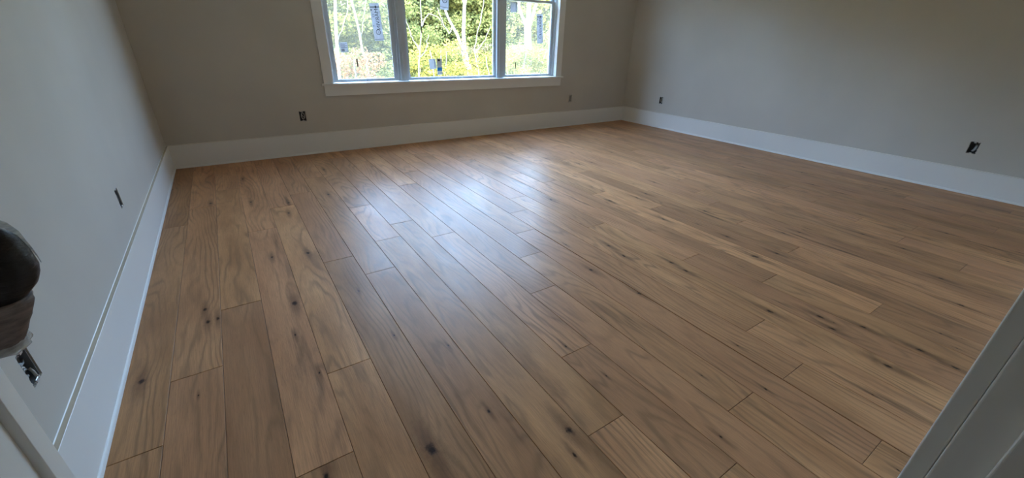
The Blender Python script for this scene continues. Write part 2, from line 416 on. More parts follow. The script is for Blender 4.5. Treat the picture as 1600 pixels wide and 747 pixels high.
# ------------------------------------------------------------------ walls and ceiling
OUT_BACK = [(.6815, .7535, .401, .517), (4.890, 4.962, .400, .516)]
OUT_RIGHT = [(.873, .945, .403, .520), (4.775, 4.847, .398, .510)]
OUT_LEFT = [(3.108, 3.180, .412, .522), (1.495, 1.567, .409, .524)]
DX0, DX1, DZ = -.224, .635, 2.06
w = wall_grid('wall_back', XL-WT, XR+WT, -.05, CEIL+.1, [(WX0-.012, WX1+.012, WZ0-.02, WZ1+.012)]+OUT_BACK, lambda u, d, z: (u, YB+d, z), WT, 'wall')
struct(w, 'greige painted back wall around the white triple window', 'wall')
w = wall_grid('wall_right', YF-.115, YB, -.05, CEIL+.1, OUT_RIGHT, lambda u, d, z: (XR+d, u, z), WT, 'wall')
struct(w, 'greige painted long wall right of the window', 'wall')
w = wall_grid('wall_left', YF-.115, YB, -.05, CEIL+.1, OUT_LEFT, lambda u, d, z: (XL-d, u, z), WT, 'wall')
struct(w, 'greige painted wall beside the open door', 'wall')
w = wall_grid('wall_front', XL, XR, -.012, CEIL+.1, [(DX0, DX1, -.012, DZ)], lambda u, d, z: (u, YF-d, z), .115, 'wall')
struct(w, 'greige painted wall with the doorway', 'wall')
for nm, a in (('wall_hall_left', (-.80, -.6555, -2.09, YF-.1155)), ('wall_hall_right', (1.55, 1.67, -2.09, YF-.1155)), ('wall_hall_rear', (-.80, 1.67, -2.21, -2.0905))):
    struct(box(nm, 'wall', a[0], a[1], a[2], a[3], -.012, CEIL+.1), 'greige painted hallway wall outside the doorway', 'wall')['group'] = 'hallway walls'
struct(box('ceiling', 'ceil', XL-WT, XR+WT, -2.32, YB+WT, CEIL, CEIL+.1), 'flat white ceiling of the room', 'ceiling')

# ------------------------------------------------------------------ baseboards with shoe moulding
BH, BT, SH = .250, .018, .008
def baseboard(name, label, axis, a0, a1):
    root = empty(name); struct(root, label, 'baseboard')
    extrude_profile('board', 'trim', [(0, 0), (BT, 0), (BT, BH-.0015), (BT-.001, BH-.0005), (BT-.003, BH-.0005), (0, BH-.0005)], axis, a0, a1, root)
    extrude_profile('top_edge', 'ledge', [(.0005, BH-.0006), (BT-.0012, BH-.0006), (BT-.0012, BH), (.0005, BH)], axis, a0, a1, root)
    extrude_profile('caulk_bead', 'trim', [(0, BH-.0005), (.0025, BH-.0005), (.001, BH+.002), (0, BH+.003)], axis, a0, a1, root)
    q = [(0, 0.0005)] + [(SH*math.cos(t), .0005+.020*math.sin(t)) for t in [i*math.pi/10 for i in range(6)]]
    q = [(BT+d, z) for d, z in q]
    extrude_profile('shoe_moulding', 'trim', q, axis, a0, a1, root)
    return root
baseboard('baseboard_back', 'tall white baseboard under the window', lambda d, s, z: (s, YB-d, z), XL, XR)
baseboard('baseboard_right', 'tall white baseboard along the wall right of the window', lambda d, s, z: (XR-d, s, z), YF, YB)
baseboard('baseboard_left', 'tall white baseboard along the wall beside the open door', lambda d, s, z: (XL+d, s, z), YF, YB)
baseboard('baseboard_front', 'white baseboard along the doorway wall', lambda d, s, z: (s, YF+d, z), .72, XR)

# ------------------------------------------------------------------ window
win = empty('window_1', ((WX0+WX1)/2, YB, WZ0)); struct(win, 'white triple window with flat casing, looking out on sunlit woods', 'window')
Mw = win.matrix_basis.copy()
def wbox(name, mat, x0, x1, y0, y1, z0, z1, parent=None, bev=.0015):
    p = parent or win
    o = win.location
    return box(name, mat, x0-o.x, x1-o.x, y0-o.y, y1-o.y, z0-o.z, z1-o.z, p, bev, 1)
CT = .019
wbox('side_casing', 'trim', 1.012, 1.125, YB-CT, YB, .820, WZ1+.01)
wbox('side_casing', 'trim', 4.561, 4.676, YB-CT, YB, .820, WZ1+.01)
wbox('head_casing', 'trim', .985, 4.703, YB-CT-.004, YB, WZ1+.0, WZ1+.135)
wbox('stool', 'trim', .981, 4.707, YB-.048, YB+.045, .797, .820, bev=.003)
wbox('apron', 'trim', 1.010, 4.674, YB-CT, YB, .677, .7965)
wbox('jamb', 'trim', WX0-.010, WX0+.006, YB+.0005, YB+WT+.02, .8205, WZ1)
wbox('jamb', 'trim', WX1-.006, WX1+.010, YB+.0005, YB+WT+.02, .8205, WZ1)
wbox('head_jamb', 'trim', WX0+.0065, WX1-.0065, YB+.0005, YB+WT+.02, WZ1-.006, WZ1+.010)
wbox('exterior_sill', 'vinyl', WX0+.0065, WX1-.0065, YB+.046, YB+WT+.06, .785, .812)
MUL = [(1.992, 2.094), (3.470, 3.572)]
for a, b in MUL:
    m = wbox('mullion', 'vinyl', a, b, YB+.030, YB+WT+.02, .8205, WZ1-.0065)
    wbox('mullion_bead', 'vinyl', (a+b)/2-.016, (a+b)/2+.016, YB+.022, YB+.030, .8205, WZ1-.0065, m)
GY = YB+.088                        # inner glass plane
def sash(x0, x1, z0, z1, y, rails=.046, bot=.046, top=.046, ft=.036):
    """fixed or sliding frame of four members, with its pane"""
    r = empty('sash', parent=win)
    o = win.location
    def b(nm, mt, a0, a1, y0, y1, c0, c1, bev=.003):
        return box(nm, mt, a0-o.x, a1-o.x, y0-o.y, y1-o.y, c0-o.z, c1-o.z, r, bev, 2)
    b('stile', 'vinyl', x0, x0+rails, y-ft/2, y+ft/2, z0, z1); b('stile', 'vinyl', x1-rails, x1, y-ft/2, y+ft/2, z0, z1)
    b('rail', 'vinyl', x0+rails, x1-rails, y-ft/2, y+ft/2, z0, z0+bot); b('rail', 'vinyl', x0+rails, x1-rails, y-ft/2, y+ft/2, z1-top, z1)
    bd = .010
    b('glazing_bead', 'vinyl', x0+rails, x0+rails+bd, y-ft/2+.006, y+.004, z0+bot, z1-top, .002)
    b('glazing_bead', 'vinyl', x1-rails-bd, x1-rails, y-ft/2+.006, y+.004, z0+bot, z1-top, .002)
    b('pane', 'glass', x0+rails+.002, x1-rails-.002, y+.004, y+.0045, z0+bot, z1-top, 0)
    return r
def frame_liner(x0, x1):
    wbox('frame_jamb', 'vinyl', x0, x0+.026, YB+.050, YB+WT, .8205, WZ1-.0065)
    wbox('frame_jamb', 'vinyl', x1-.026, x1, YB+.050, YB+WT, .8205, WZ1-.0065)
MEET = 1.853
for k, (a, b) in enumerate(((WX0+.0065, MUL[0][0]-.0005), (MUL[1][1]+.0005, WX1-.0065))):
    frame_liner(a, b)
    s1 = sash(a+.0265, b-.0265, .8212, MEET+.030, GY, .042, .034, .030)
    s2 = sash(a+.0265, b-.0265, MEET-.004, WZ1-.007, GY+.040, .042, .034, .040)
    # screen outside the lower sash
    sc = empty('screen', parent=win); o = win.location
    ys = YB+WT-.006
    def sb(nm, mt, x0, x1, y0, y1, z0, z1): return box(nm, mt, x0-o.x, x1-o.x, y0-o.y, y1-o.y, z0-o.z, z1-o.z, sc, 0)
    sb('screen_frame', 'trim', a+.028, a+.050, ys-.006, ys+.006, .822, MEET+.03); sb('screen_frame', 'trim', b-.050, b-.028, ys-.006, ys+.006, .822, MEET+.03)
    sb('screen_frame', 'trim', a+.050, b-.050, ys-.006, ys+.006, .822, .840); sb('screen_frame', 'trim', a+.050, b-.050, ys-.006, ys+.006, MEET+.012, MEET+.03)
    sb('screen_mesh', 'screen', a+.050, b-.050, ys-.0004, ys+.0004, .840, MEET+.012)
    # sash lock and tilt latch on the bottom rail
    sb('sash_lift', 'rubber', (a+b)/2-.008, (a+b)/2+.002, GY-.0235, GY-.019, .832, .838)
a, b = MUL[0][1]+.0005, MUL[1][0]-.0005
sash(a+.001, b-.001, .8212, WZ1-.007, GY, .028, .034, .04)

# ------------------------------------------------------------------ stickers on the panes
def text_mesh(body, size):
    cu = bpy.data.curves.new('lettering', 'FONT'); cu.body = body; cu.size = size
    cu.align_x = 'LEFT'; cu.resolution_u = 3
    ob = bpy.data.objects.new('lettering_tmp', cu); COL.objects.link(ob)
    dg = bpy.context.evaluated_depsgraph_get(); dg.update()
    me = bpy.data.meshes.new_from_object(ob.evaluated_get(dg))
    bpy.data.objects.remove(ob); bpy.data.curves.remove(cu)
    return me
SY = GY+.004
def sticker(name, x, z, w_, h_, tilt, label, mat='paper', y=None):
    """paper sticker, origin at its upper left corner; tilt in radians about the viewing axis"""
    r = empty(name, (x, (y or SY)-.0006, z)); r.rotation_euler = (0, tilt, 0)
    tag(r, label, 'sticker')
    box('sheet', mat, 0, w_, 0, .0004, -h_, 0, r)
    return r
def mark(parent, nm, x0, x1, z0, z1, mat='stk_ink'):
    return box(nm, mat, x0, x1, -.0006, -.0001, -z1, -z0, parent)
def letters(parent, body, size, x, z):
    """mirror writing running down the strip: it is printed to be read from outside"""
    me = text_mesh(body, size)
    for v in me.vertices: v.co = Vector((x - v.co.y, -.0004, -z - v.co.x))
    return link('lettering', me, 'stk_ink', parent)
def emblem(parent, x, z, rad):
    vs, fs = [], []
    n = 20
    for i in range(n):
        c, s = math.cos(2*math.pi*i/n), math.sin(2*math.pi*i/n)
        vs += [(x+rad*c, -.0004, -z+rad*s), (x+rad*.80*c, -.0004, -z+rad*.80*s)]
    for i in range(n):
        j = (i+1) % n; fs.append((2*i, 2*j, 2*j+1, 2*i+1))
    zz = [(-.5, -.35), (-.2, .45), (0, -.2), (.2, .45), (.5, -.35)]
    for (a0, b0), (a1, b1) in zip(zz[:-1], zz[1:]):
        k = len(vs); hw = .09
        vs += [(x+rad*(b0-hw), -.0004, -z+rad*a0), (x+rad*(b0+hw), -.0004, -z+rad*a0), (x+rad*(b1+hw), -.0004, -z+rad*a1), (x+rad*(b1-hw), -.0004, -z+rad*a1)]
        fs.append((k, k+1, k+2, k+3))
    return link('emblem', pymesh('emblem', vs, fs), 'stk_ink', parent)
def brand_strip(x, z, L, w_, tilt, label):
    s = sticker('brand_sticker', x, z, w_, L, tilt, label)
    mark(s, 'bar', .0, w_, L*.085, L*.108)
    mark(s, 'bar', w_*.55, w_*.68, L*.06, L*.13)
    mark(s, 'spot', .006, .020, L*.155, L*.19)
    mark(s, 'spot', .010, .020, L*.585, L*.605)
    letters(s, 'MARVIN', L*.155, w_*.80, L*.135)
    letters(s, 'CI', L*.095, w_*.36, L*.27)
    emblem(s, w_*.52, L*.765, L*.072)
    mark(s, 'rule', .004, w_-.004, L*.955, L*.963)
    return s
brand_strip(1.690, 1.702, .41, .118, -.055, 'grey brand strip sticker with mirrored lettering in the pane beside the open-door wall')
brand_strip(4.205, 1.700, .405, .112, -.085, 'grey brand strip sticker with mirrored lettering on the pane near the room corner')
s = sticker('brand_sticker', 2.640, 1.985, .122, .30, .07, 'grey brand strip sticker hanging in the middle pane above the forked trunk')
emblem(s, .064, .185, .036); letters(s, 'IN', .06, .09, .03); mark(s, 'rule', .004, .118, .268, .272)
s = sticker('notice_sticker', 1.279, 1.270, .094, .112, -.03, 'small square grey notice sticker low on the screened pane beside a long brand strip')
for i in range(5): mark(s, 'text_line', .010, .084-.02*(i % 2), .014+i*.011, .0175+i*.011)
mark(s, 'text_block', .012, .050, .072, .100, 'greybox')
s = sticker('notice_sticker', 3.731, 1.835, .118, .130, .0, 'square grey notice sticker high on the screened pane under its top rail')
mark(s, 'rule', .100, .108, .01, .118); mark(s, 'rule', .085, .0875, .02, .110, 'greybox')
s = sticker('notice_sticker', 2.414, 1.078, .100, .128, .10*-1, 'tilted grey notice sticker next to a blue striped sticker on the middle pane')
mark(s, 'rule', .078, .084, .005, .122, 'greybox'); mark(s, 'rule', .088, .0905, .01, .1, 'greybox')
s = sticker('energy_sticker', 2.533, 1.085, .074, .205, .02*-1, 'tall white sticker with a bright blue stripe on the middle pane', 'stk_white')
mark(s, 'logo_block', .014, .048, .008, .032); mark(s, 'blue_stripe', 0, .074, .112, .156, 'stk_blue'); mark(s, 'rule', .006, .068, .182, .184, 'greybox')
for (x, z, h, l) in ((1.452, 1.090, .095, 'narrow dark label strip low on the screened pane beside a notice sticker'),
                     (2.330, 1.480, .088, 'narrow dark label strip on the middle pane among the leaves'),
                     (3.833, 1.030, .092, 'narrow dark label strip low on the pane near the room corner')):
    s = sticker('label_strip', x, z, .017, h, -.04, l, 'greybox'); mark(s, 'text_line', .006, .011, .01, h-.01, 'stk_ink')

# ------------------------------------------------------------------ open outlet boxes in the walls
def outlet(loc, rz, label, kind, body='darkbox'):
    """local frame: x along the wall, -y into the room, origin at lower left front corner of the cut-out"""
    r = empty('outlet_box', loc, rz); tag(r, label, 'outlet box', 'open electrical boxes in the walls')
    W_, H_, D = .072, .115, .026 if body == 'greybox' else .060
    t_ = .003; g = .004
    x0, x1, z0, z1 = g, W_-g, g, H_-g
    bm = bmesh.new()
    for a in ((x0, x0+t_, .003, D, z0, z1), (x1-t_, x1, .003, D, z0, z1), (x0+t_, x1-t_, .003, D, z0, z0+t_), (x0+t_, x1-t_, .003, D, z1-t_, z1), (x0+t_, x1-t_, D-t_, D, z0+t_, z1-t_)):
        box_bm(bm, *a)
    me = bpy.data.meshes.new('box_shell'); bm.to_mesh(me); bm.free()
    link('box_shell', me, body, r)
    box('cavity_back', 'void', .0005, W_-.0005, D+.004, D+.008, .0005, H_-.0005, r)
    # mounting tabs top and bottom
    box('mounting_tab', 'steel', W_/2-.010, W_/2+.008, -.001, .002, H_-.012, H_+.001, r, .001, 1)
    box('mounting_tab', 'steel', W_/2-.012, W_/2+.008, -.001, .002, -.001, .011, r, .001, 1)
    # ragged bits of board along the cut
    rr = random.Random(label)
    for i in range(5):
        a = rr.uniform(.008, W_-.016); top = rr.random() < .5
        box('drywall_chip', 'gyp', a, a+rr.uniform(.004, .010), .001, .006, H_-.006 if top else -.0005, H_+.0005 if top else rr.uniform(.004, .007), r)
    for i in range(3):
        a = rr.uniform(.01, H_-.02); lf = rr.random() < .5
        box('drywall_chip', 'gyp', -.0005 if lf else W_-.005, .005 if lf else W_+.0005, .001, .006, a, a+rr.uniform(.004, .012), r)
    if kind == 'loop':
        c, rx, rz_ = (W_*.55, H_*.5), .017, .036
        pts = [(c[0]+rx*math.sin(t), .016+.008*math.cos(t*2), c[1]+rz_*math.cos(t)) for t in [i*2*math.pi/22 for i in range(23)]]
        tube('cable_loop', 'cable', pts, .0042, r)
        tube('cable_tail', 'cable', [(c[0]-.008, .05, c[1]+.02), (c[0]-.006, .025, c[1]+.005), (c[0]+.006, .014, c[1]-.012), (c[0]+.010, .010, c[1]-.03)], .0036, r)
    elif kind == 'coil':
        for q, (cx, cz, rad) in enumerate(((.030, .040, .018), (.030, .040, .011), (.020, .092, .013))):
            pts = [(cx+rad*math.cos(t), .016-.004*q, cz+rad*math.sin(t)) for t in [.6+i*4.4/18 for i in range(19)]]
            tube('cable_loop', 'cableg' if q else 'cable', pts, .0034, r)
        tube('cable_tail', 'cableg', [(.006, .010, .062), (.03, .012, .068), (.05, .014, .064), (.066, .018, .07)], .003, r)
        tube('cable_tail', 'cable', [(.050, .004, .006), (.056, .008, .024), (.060, .014, .036)], .004, r)
    elif kind == 'bundle':
        for q in range(3):
            xx = .040+.007*q
            tube('cable_tail', 'cable' if q == 1 else 'cableg', [(xx, .05, .095), (xx+.004, .03, .075), (xx+.002, .014, .045), (xx-.008, .012, .022)], .0042, r)
    else:
        tube('cable_tail', 'cableg', [(.045, .020, .09), (.05, .012, .07), (.046, .009, .04), (.05, .018, .012)], .004, r)
    return r
hp = math.pi/2
outlet((OUT_BACK[0][0], YB, OUT_BACK[0][2]), 0, 'open box with a coiled white cable in the wall left of the window', 'loop')
outlet((OUT_BACK[1][0], YB, OUT_BACK[1][2]), 0, 'open box under the window corner beside the room corner, facing into the room', 'tail', 'gyp')
outlet((XR, OUT_RIGHT[0][1], OUT_RIGHT[0][2]), -hp, 'dark open box in the long wall farthest from the room corner', 'bundle')
outlet((XR, OUT_RIGHT[1][1], OUT_RIGHT[1][2]), -hp, 'dark open box in the long wall close to the room corner', 'loop')
outlet((XL, OUT_LEFT[0][0], OUT_LEFT[0][2]), hp, 'narrow grey open box midway along the wall beside the door', 'tail', 'greybox')
outlet((XL, OUT_LEFT[1][0], OUT_LEFT[1][2]), hp, 'grey open box with curled cables right beside the open door', 'coil', 'greybox')

# ------------------------------------------------------------------ doorway trim
def trim(name, label):
    r = empty(name); return struct(r, label, 'door trim')
tr = trim('trim_1', 'white painted door casing, jamb and stop on the latch side of the doorway')
box('casing', 'trim', .620, .708, YF+.0002, YF+CT, 0.0005, DZ+.085, tr, .0022, 3)
box('jamb', 'trim', .615, .6345, YF-.116, YF, 0.0005, DZ-.02, tr, .0022, 3)
box('door_stop', 'trim', .604, .6148, -.082, -.047, 0.0005, DZ-.031, tr, .0022, 3)
box('hall_casing', 'trim', .620, .708, YF-.134, YF-.1152, 0.0005, DZ+.085, tr, .002, 2)
tr = trim('trim_2', 'white painted door casing, jamb and stop on the hinge side of the doorway')
box('casing', 'trim', -.297, -.209, YF+.0002, YF+CT, 0.0005, DZ+.085, tr, .0022, 3)
box('jamb', 'trim', -.2235, -.204, YF-.116, YF, 0.0005, DZ-.02, tr, .0022, 3)
box('door_stop', 'trim', -.2038, -.193, -.082, -.047, 0.0005, DZ-.031, tr, .0022, 3)
box('hall_casing', 'trim', -.297, -.209, YF-.134, YF-.1152, 0.0005, DZ+.085, tr, .002, 2)
tr = trim('trim_3', 'white painted head casing and head jamb over the doorway')
box('casing', 'trim', -.2085, .6195, YF+.0002, YF+CT, DZ-.015, DZ+.085, tr, .0022, 3)
box('jamb', 'trim', -.2235, .6345, YF-.116, YF, DZ-.0195, DZ-.0005, tr, .0022, 3)
box('door_stop', 'trim', -.1925, .6035, -.082, -.047, DZ-.031, DZ-.0198, tr, .0022, 3)
box('hall_casing', 'trim', -.2085, .6195, YF-.134, YF-.1152, DZ-.015, DZ+.085, tr, .002, 2)

# ------------------------------------------------------------------ open door with wrapped knob
DW, DH, DT = .810, 2.02, .035
door = empty('door_1', (-.21, 0.012, .012), math.radians(103.6)); struct(door, 'white recessed-panel door swung open into the room', 'door')
door.location.y = 0.0
st_, rec = .082, .0117
def dbox(nm, x0, x1, z0, z1, y0=-DT, y1=0.0, bev=.0015): return box(nm, 'trim', x0, x1, y0, y1, z0, z1, door, bev, 2)
dbox('stile', 0, st_, 0, DH); dbox('stile', DW-st_, DW, 0, DH)
RA = [(0, .22), (.965, 1.075), (DH-.11, DH)]
for z0, z1 in RA: dbox('rail', st_+.0002, DW-st_-.0002, z0, z1)
for (z0, z1) in ((.22, .965), (1.075, DH-.11)):
    dbox('panel', st_+.0002, DW-st_-.0002, z0+.0002, z1-.0002, -DT+rec, -rec, 0)
for z in (.22, 1.0, 1.78):
    tube('hinge', 'bronze', [(-.001, .006, z), (-.001, .006, z+.09)], .006, door, 10)
knob = empty('door_knob', (.750, -DT, 1.020-.012), parent=door)
knob['label'] = 'dark door knob bundled up in brown and clear plastic wrap'
def lathe(name, mat, prof, parent, seg=24, squash=1.0):
    """prof: (distance out from the door face, radius); axis is local -y"""
    vs, fs = [], []
    for p, r_ in prof:
        for k in range(seg):
            an = 2*math.pi*k/seg
            vs.append((r_*math.cos(an), -p, r_*math.sin(an)*squash))
    for i in range(len(prof)-1):
        for k in range(seg):
            fs.append((i*seg+k, i*seg+(k+1) % seg, (i+1)*seg+(k+1) % seg, (i+1)*seg+k))
    fs.append(tuple(range(seg))); fs.append(tuple((len(prof)-1)*seg+k for k in range(seg))[::-1])
    return link(name, pymesh(name, vs, fs), mat, parent, True)
lathe('rose', 'bronze', [(0.0005, .033), (.006, .032), (.009, .024), (.010, .013)], knob)
lathe('stem', 'bronze', [(.008, .012), (.034, .011)], knob)
lathe('grip', 'bronze', [(.030, .014), (.036, .024), (.046, .028), (.058, .027), (.064, .018), (.066, .004)], knob)
# wrap: cross sections stacked along z; each row (z, out_min, out_max, half width) from the photo's outline
def wrap(name, mat, rows, seg=28, wob=.0012, sd=1, cap=True):
    rr = random.Random(sd); vs, fs = [], []
    ph = [rr.uniform(0, 6.28) for _ in range(4)]
    for (z, p0, p1, hw, xo) in rows:
        pc, pr = (p0+p1)/2, (p1-p0)/2
        for k in range(seg):
            an = 2*math.pi*k/seg
            f = 1+wob/.03*(math.sin(3*an+ph[0]+z*60)+.7*math.sin(7*an+ph[1]-z*110)+.5*math.sin(11*an+ph[2]))
            c, s_ = math.cos(an), math.sin(an)
            sq = lambda v: math.copysign(abs(v)**.8, v)
            vs.append((xo+hw*sq(s_)*f, -(pc+pr*sq(c)*f), z))
    for i in range(len(rows)-1):
        for k in range(seg):
            fs.append((i*seg+k, i*seg+(k+1) % seg, (i+1)*seg+(k+1) % seg, (i+1)*seg+k))
    if cap: fs.append(tuple(range(seg))[::-1]); fs.append(tuple((len(rows)-1)*seg+k for k in range(seg)))
    return link(name, pymesh(name, vs, fs), mat, knob, True)
# z relative to knob centre at 1.020
D0 = [(-.010,.006,.034,.022,0),(-.002,.004,.050,.030,0),(.008,.004,.0625,.031,0),(.016,.004,.073,.032,0),(.026,.004,.0835,.033,0),(.038,.004,.0905,.033,0),(.049,.004,.0935,.032,0),
      (.059,.004,.0925,.030,0),(.070,.004,.0905,.028,0),(.080,.004,.0885,.025,0),(.092,.004,.0855,.021,0),(.104,.004,.077,.016,0),(.114,.006,.062,.011,0),(.118,.012,.045,.004,0)]
wrap('dark_wrap', 'wrap_dark', D0, wob=.0007, sd=3)['label'] = 'glossy dark plastic pulled over the knob'
B0 = [(-.0605,.008,.040,.020,0),(-.050,.006,.0455,.024,0),(-.035,.005,.0535,.028,0),(-.020,.005,.0610,.031,0),(-.006,.004,.0690,.034,0),(.006,.004,.0742,.0365,0),(.014,.005,.0738,.036,0)]
wrap('paper_sleeve', 'wrap_brown', B0, wob=.0009, sd=5)['label'] = 'crumpled brown sleeve hanging below the knob'
# heat-sealed fin of clear film standing off the upper outline
inner = [(.1180, .050), (.1140, .066), (.1040, .079), (.0920, .0865), (.0800, .0890), (.0700, .0910), (.0590, .0928), (.0490, .0936)]
outer = [(.1290, .052), (.1230, .072), (.1110, .0835), (.0970, .0895), (.0835, .0912), (.0725, .0928), (.0600, .0940), (.0490, .0942)]
vs, fs = [], []
for xo in (-.0006, .0006):
    vs += [(xo, -p, z) for z, p in inner] + [(xo, -p, z) for z, p in outer]
n_ = len(inner)
for i in range(n_-1):
    fs += [(i, i+1, n_+i+1, n_+i), (2*n_+i, 3*n_+i, 3*n_+i+1, 2*n_+i+1), (n_+i, n_+i+1, 3*n_+i+1, 3*n_+i)]
link('clear_film', pymesh('clear_film', vs, fs), 'film', knob)
F1 = [(-.046,.006,.0485,.026,0),(-.054,.004,.0500,.027,.0),(-.059,.002,.0505,.026,.002),(-.063,.004,.0440,.020,.004),(-.067,.010,.0300,.012,.006)]
wrap('film_tail', 'film', F1, wob=.0022, sd=12, cap=False)

# ------------------------------------------------------------------ outside: ground, trees, bushes
GZ = -1.0
def ground_z(x, y): return GZ + .035*max(0, y-14)
vs, fs = [], []
gx, gy = np.linspace(-30, 60, 31), np.linspace(YB+WT+.3, 70, 31)
for b_ in gy:
    for a_ in gx: vs.append((float(a_), float(b_), ground_z(a_, b_)+.08*math.sin(a_*.9)*math.cos(b_*.7)))
for j in range(30):
    for i in range(30): fs.append((j*31+i, j*31+i+1, (j+1)*31+i+1, (j+1)*31+i))
g = link('ground', pymesh('ground', vs, fs), 'ground', None, True)
struct(g, 'leaf-littered ground outside the window', 'ground')

def leaf_cloud(name, clusters, n, size, seed):
    """n small pointed leaves scattered in ellipsoid clusters (cx, cy, cz, rx, ry, rz)"""
    r = np.random.default_rng(seed)
    vol = np.array([c[3]*c[4]*c[5] for c in clusters])**.7
    cnt = np.maximum(8, (n*vol/vol.sum()).astype(int))
    P = []
    for c, k in zip(clusters, cnt):
        d = r.normal(size=(k, 3)); d /= np.linalg.norm(d, axis=1)[:, None]
        rad = r.uniform(.25, 1, k)**.55
        P.append(np.array(c[:3]) + d*rad[:, None]*np.array(c[3:]))
    P = np.concatenate(P); k = len(P)
    u = r.normal(size=(k, 3)); u[:, 2] *= .6; u /= np.linalg.norm(u, axis=1)[:, None]
    v = np.cross(u, r.normal(size=(k, 3))); v /= np.linalg.norm(v, axis=1)[:, None]
    s = size*r.uniform(.6, 1.3, k)[:, None]
    V = np.stack([P-u*s, P+v*s*.5, P+u*s, P-v*s*.5], axis=1).reshape(-1, 3)
    me = bpy.data.meshes.new(name)
    me.vertices.add(4*k); me.vertices.foreach_set('co', V.ravel())
    me.loops.add(4*k); me.loops.foreach_set('vertex_index', np.arange(4*k))
    me.polygons.add(k); me.polygons.foreach_set('loop_start', np.arange(k)*4); me.polygons.foreach_set('loop_total', np.full(k, 4))
    me.update(calc_edges=True); return me
def rnd_clusters(seed, n, rx, rz, z0, cr):
    r = random.Random(seed); out = []
    for _ in range(n):
        an, q = r.uniform(0, 6.28), math.sqrt(r.random())
        z = z0 + rz*r.random(); k = .55+.45*math.sin(math.pi*(z-z0)/rz)
        s = cr*r.uniform(.6, 1.2)
        out.append((rx*q*k*math.cos(an), rx*q*k*math.sin(an), z, s, s, s*.62))
    return out
BUSH = [leaf_cloud('foliage', rnd_clusters(20+i, 26, 1.5, 2.6, .1, .55), 5200, .055, i) for i in range(3)]
TALL = [leaf_cloud('foliage', rnd_clusters(40+i, 60, 1.9, 5.2, .2, .85), 15000, .095, 50+i) for i in range(3)]
def limb(pts, r0, r1, n=10, seed=0, wig=.03):
    """smooth bent limb through pts"""
    r = random.Random(seed); out = []
    P = [Vector(p) for p in pts]
    for i in range(n+1):
        t = i/n*(len(P)-1); k = min(int(t), len(P)-2); f = t-k
        f2 = f*f*(3-2*f)*.5+f*.5
        p = P[k].lerp(P[k+1], f2)
        if 0 < i < n: p = p+Vector((r.uniform(-wig, wig), r.uniform(-wig, wig), 0))
        out.append(p)
    return out, [r0+(r1-r0)*i/n for i in range(n+1)]
def plant(name, label, cat, x, y, mesh, mat, scale=1.0, rz=0, trunk=True, group=None, sz=1.0, stems=1):
    z = ground_z(x, y)
    r = empty(name, (x, y, z), rz); r.scale = (scale, scale, scale*sz); tag(r, label, cat, group)
    me = mesh.copy()
    f = link('foliage', me, mat, r); f['kind'] = 'stuff'
    rr = random.Random(label+str(x))
    if trunk:
        for i in range(stems):
            a0 = rr.uniform(-.15, .15); a1 = rr.uniform(-.7, .7) if stems > 1 else rr.uniform(-.2, .2)
            p, q = limb([(a0, a0*.5, -.1), ((a0+a1)/2+.05, a1*.3, 1.2), (a1, a1*.5, 2.6)], .045 if stems > 1 else .07, .015, 7, i)
            tube('stem', 'bark_pale' if rr.random() < .6 else 'bark_dark', p, q, r, 6)
    return r
def big_tree(name, label, x, y, limbs, leaves=None, mat='bark_pale', leafmat='leaf_yellow'):
    z = ground_z(x, y); r = empty(name, (x, y, z)); tag(r, label, 'tree')
    for i, (nm, pts, r0, r1) in enumerate(limbs):
        p, q = limb(pts, r0, r1, 14, i+len(label), .02)
        tube(nm, mat, p, q, r, 9)
    if leaves:
        f = link('foliage', leaf_cloud('foliage', leaves[0], leaves[1], .06, len(label)), leafmat, r); f['kind'] = 'stuff'
    return r
def rel(x, y):                      # helper: absolute height over floor -> height over the tree's foot
    zz = ground_z(x, y); return lambda dx, zf: (dx, 0, zf-zz)
ax, ay = 7.45, 14.0; R_ = rel(ax, ay)
big_tree('forked_tree', 'pale forked tree seen through the middle pane', ax, ay, [
    ('trunk', [(0.04, 0, -.1), R_(0, .2), R_(-.24, .95)], .115, .105),
    ('branch', [R_(-.22, .85), R_(-.22, 1.6), R_(-.14, 2.5), R_(-.35, 4.5), R_(-.2, 7.2)], .072, .03),
    ('branch', [R_(-.24, .90), R_(-.5, 1.5), R_(-.80, 1.97), R_(-1.25, 2.9), R_(-1.5, 5.5)], .058, .02),
    ('branch', [R_(-.16, 2.3), R_(-.55, 3.2), R_(-.9, 4.8)], .04, .012),
    ('branch', [R_(-.62, 1.7), R_(-.75, 1.45), R_(-.95, 1.7), R_(-1.15, 2.2)], .02, .008)],
    ([(-.5, .3, 6.6, 1.3, 1.2, 1.0), (.3, -.2, 7.4, 1.0, 1.0, .9), (-1.4, 0, 5.9, .9, .9, .7)], 2200))
ax, ay = 11.35, 16.0; R_ = rel(ax, ay)
big_tree('forked_tree', 'thick pale trunk splitting in three behind the pane near the room corner', ax, ay, [
    ('trunk', [(0.05, 0, -.1), R_(0, .6), R_(-.08, 1.9)], .17, .16),
    ('branch', [R_(-.12, 1.8), R_(-.5, 2.4), R_(-.85, 3.6), R_(-1.1, 6.5)], .08, .03),
    ('branch', [R_(-.08, 1.8), R_(.02, 3.0), R_(-.1, 5.0), R_(.1, 8.0)], .11, .05),
    ('branch', [R_(.02, 1.8), R_(.30, 2.6), R_(.5, 4.2), R_(.9, 7.0)], .08, .03)],
    ([(-.6, .3, 7.2, 1.5, 1.2, 1.0), (.8, -.2, 7.6, 1.2, 1.0, .9)], 2200), mat='bark_tan')
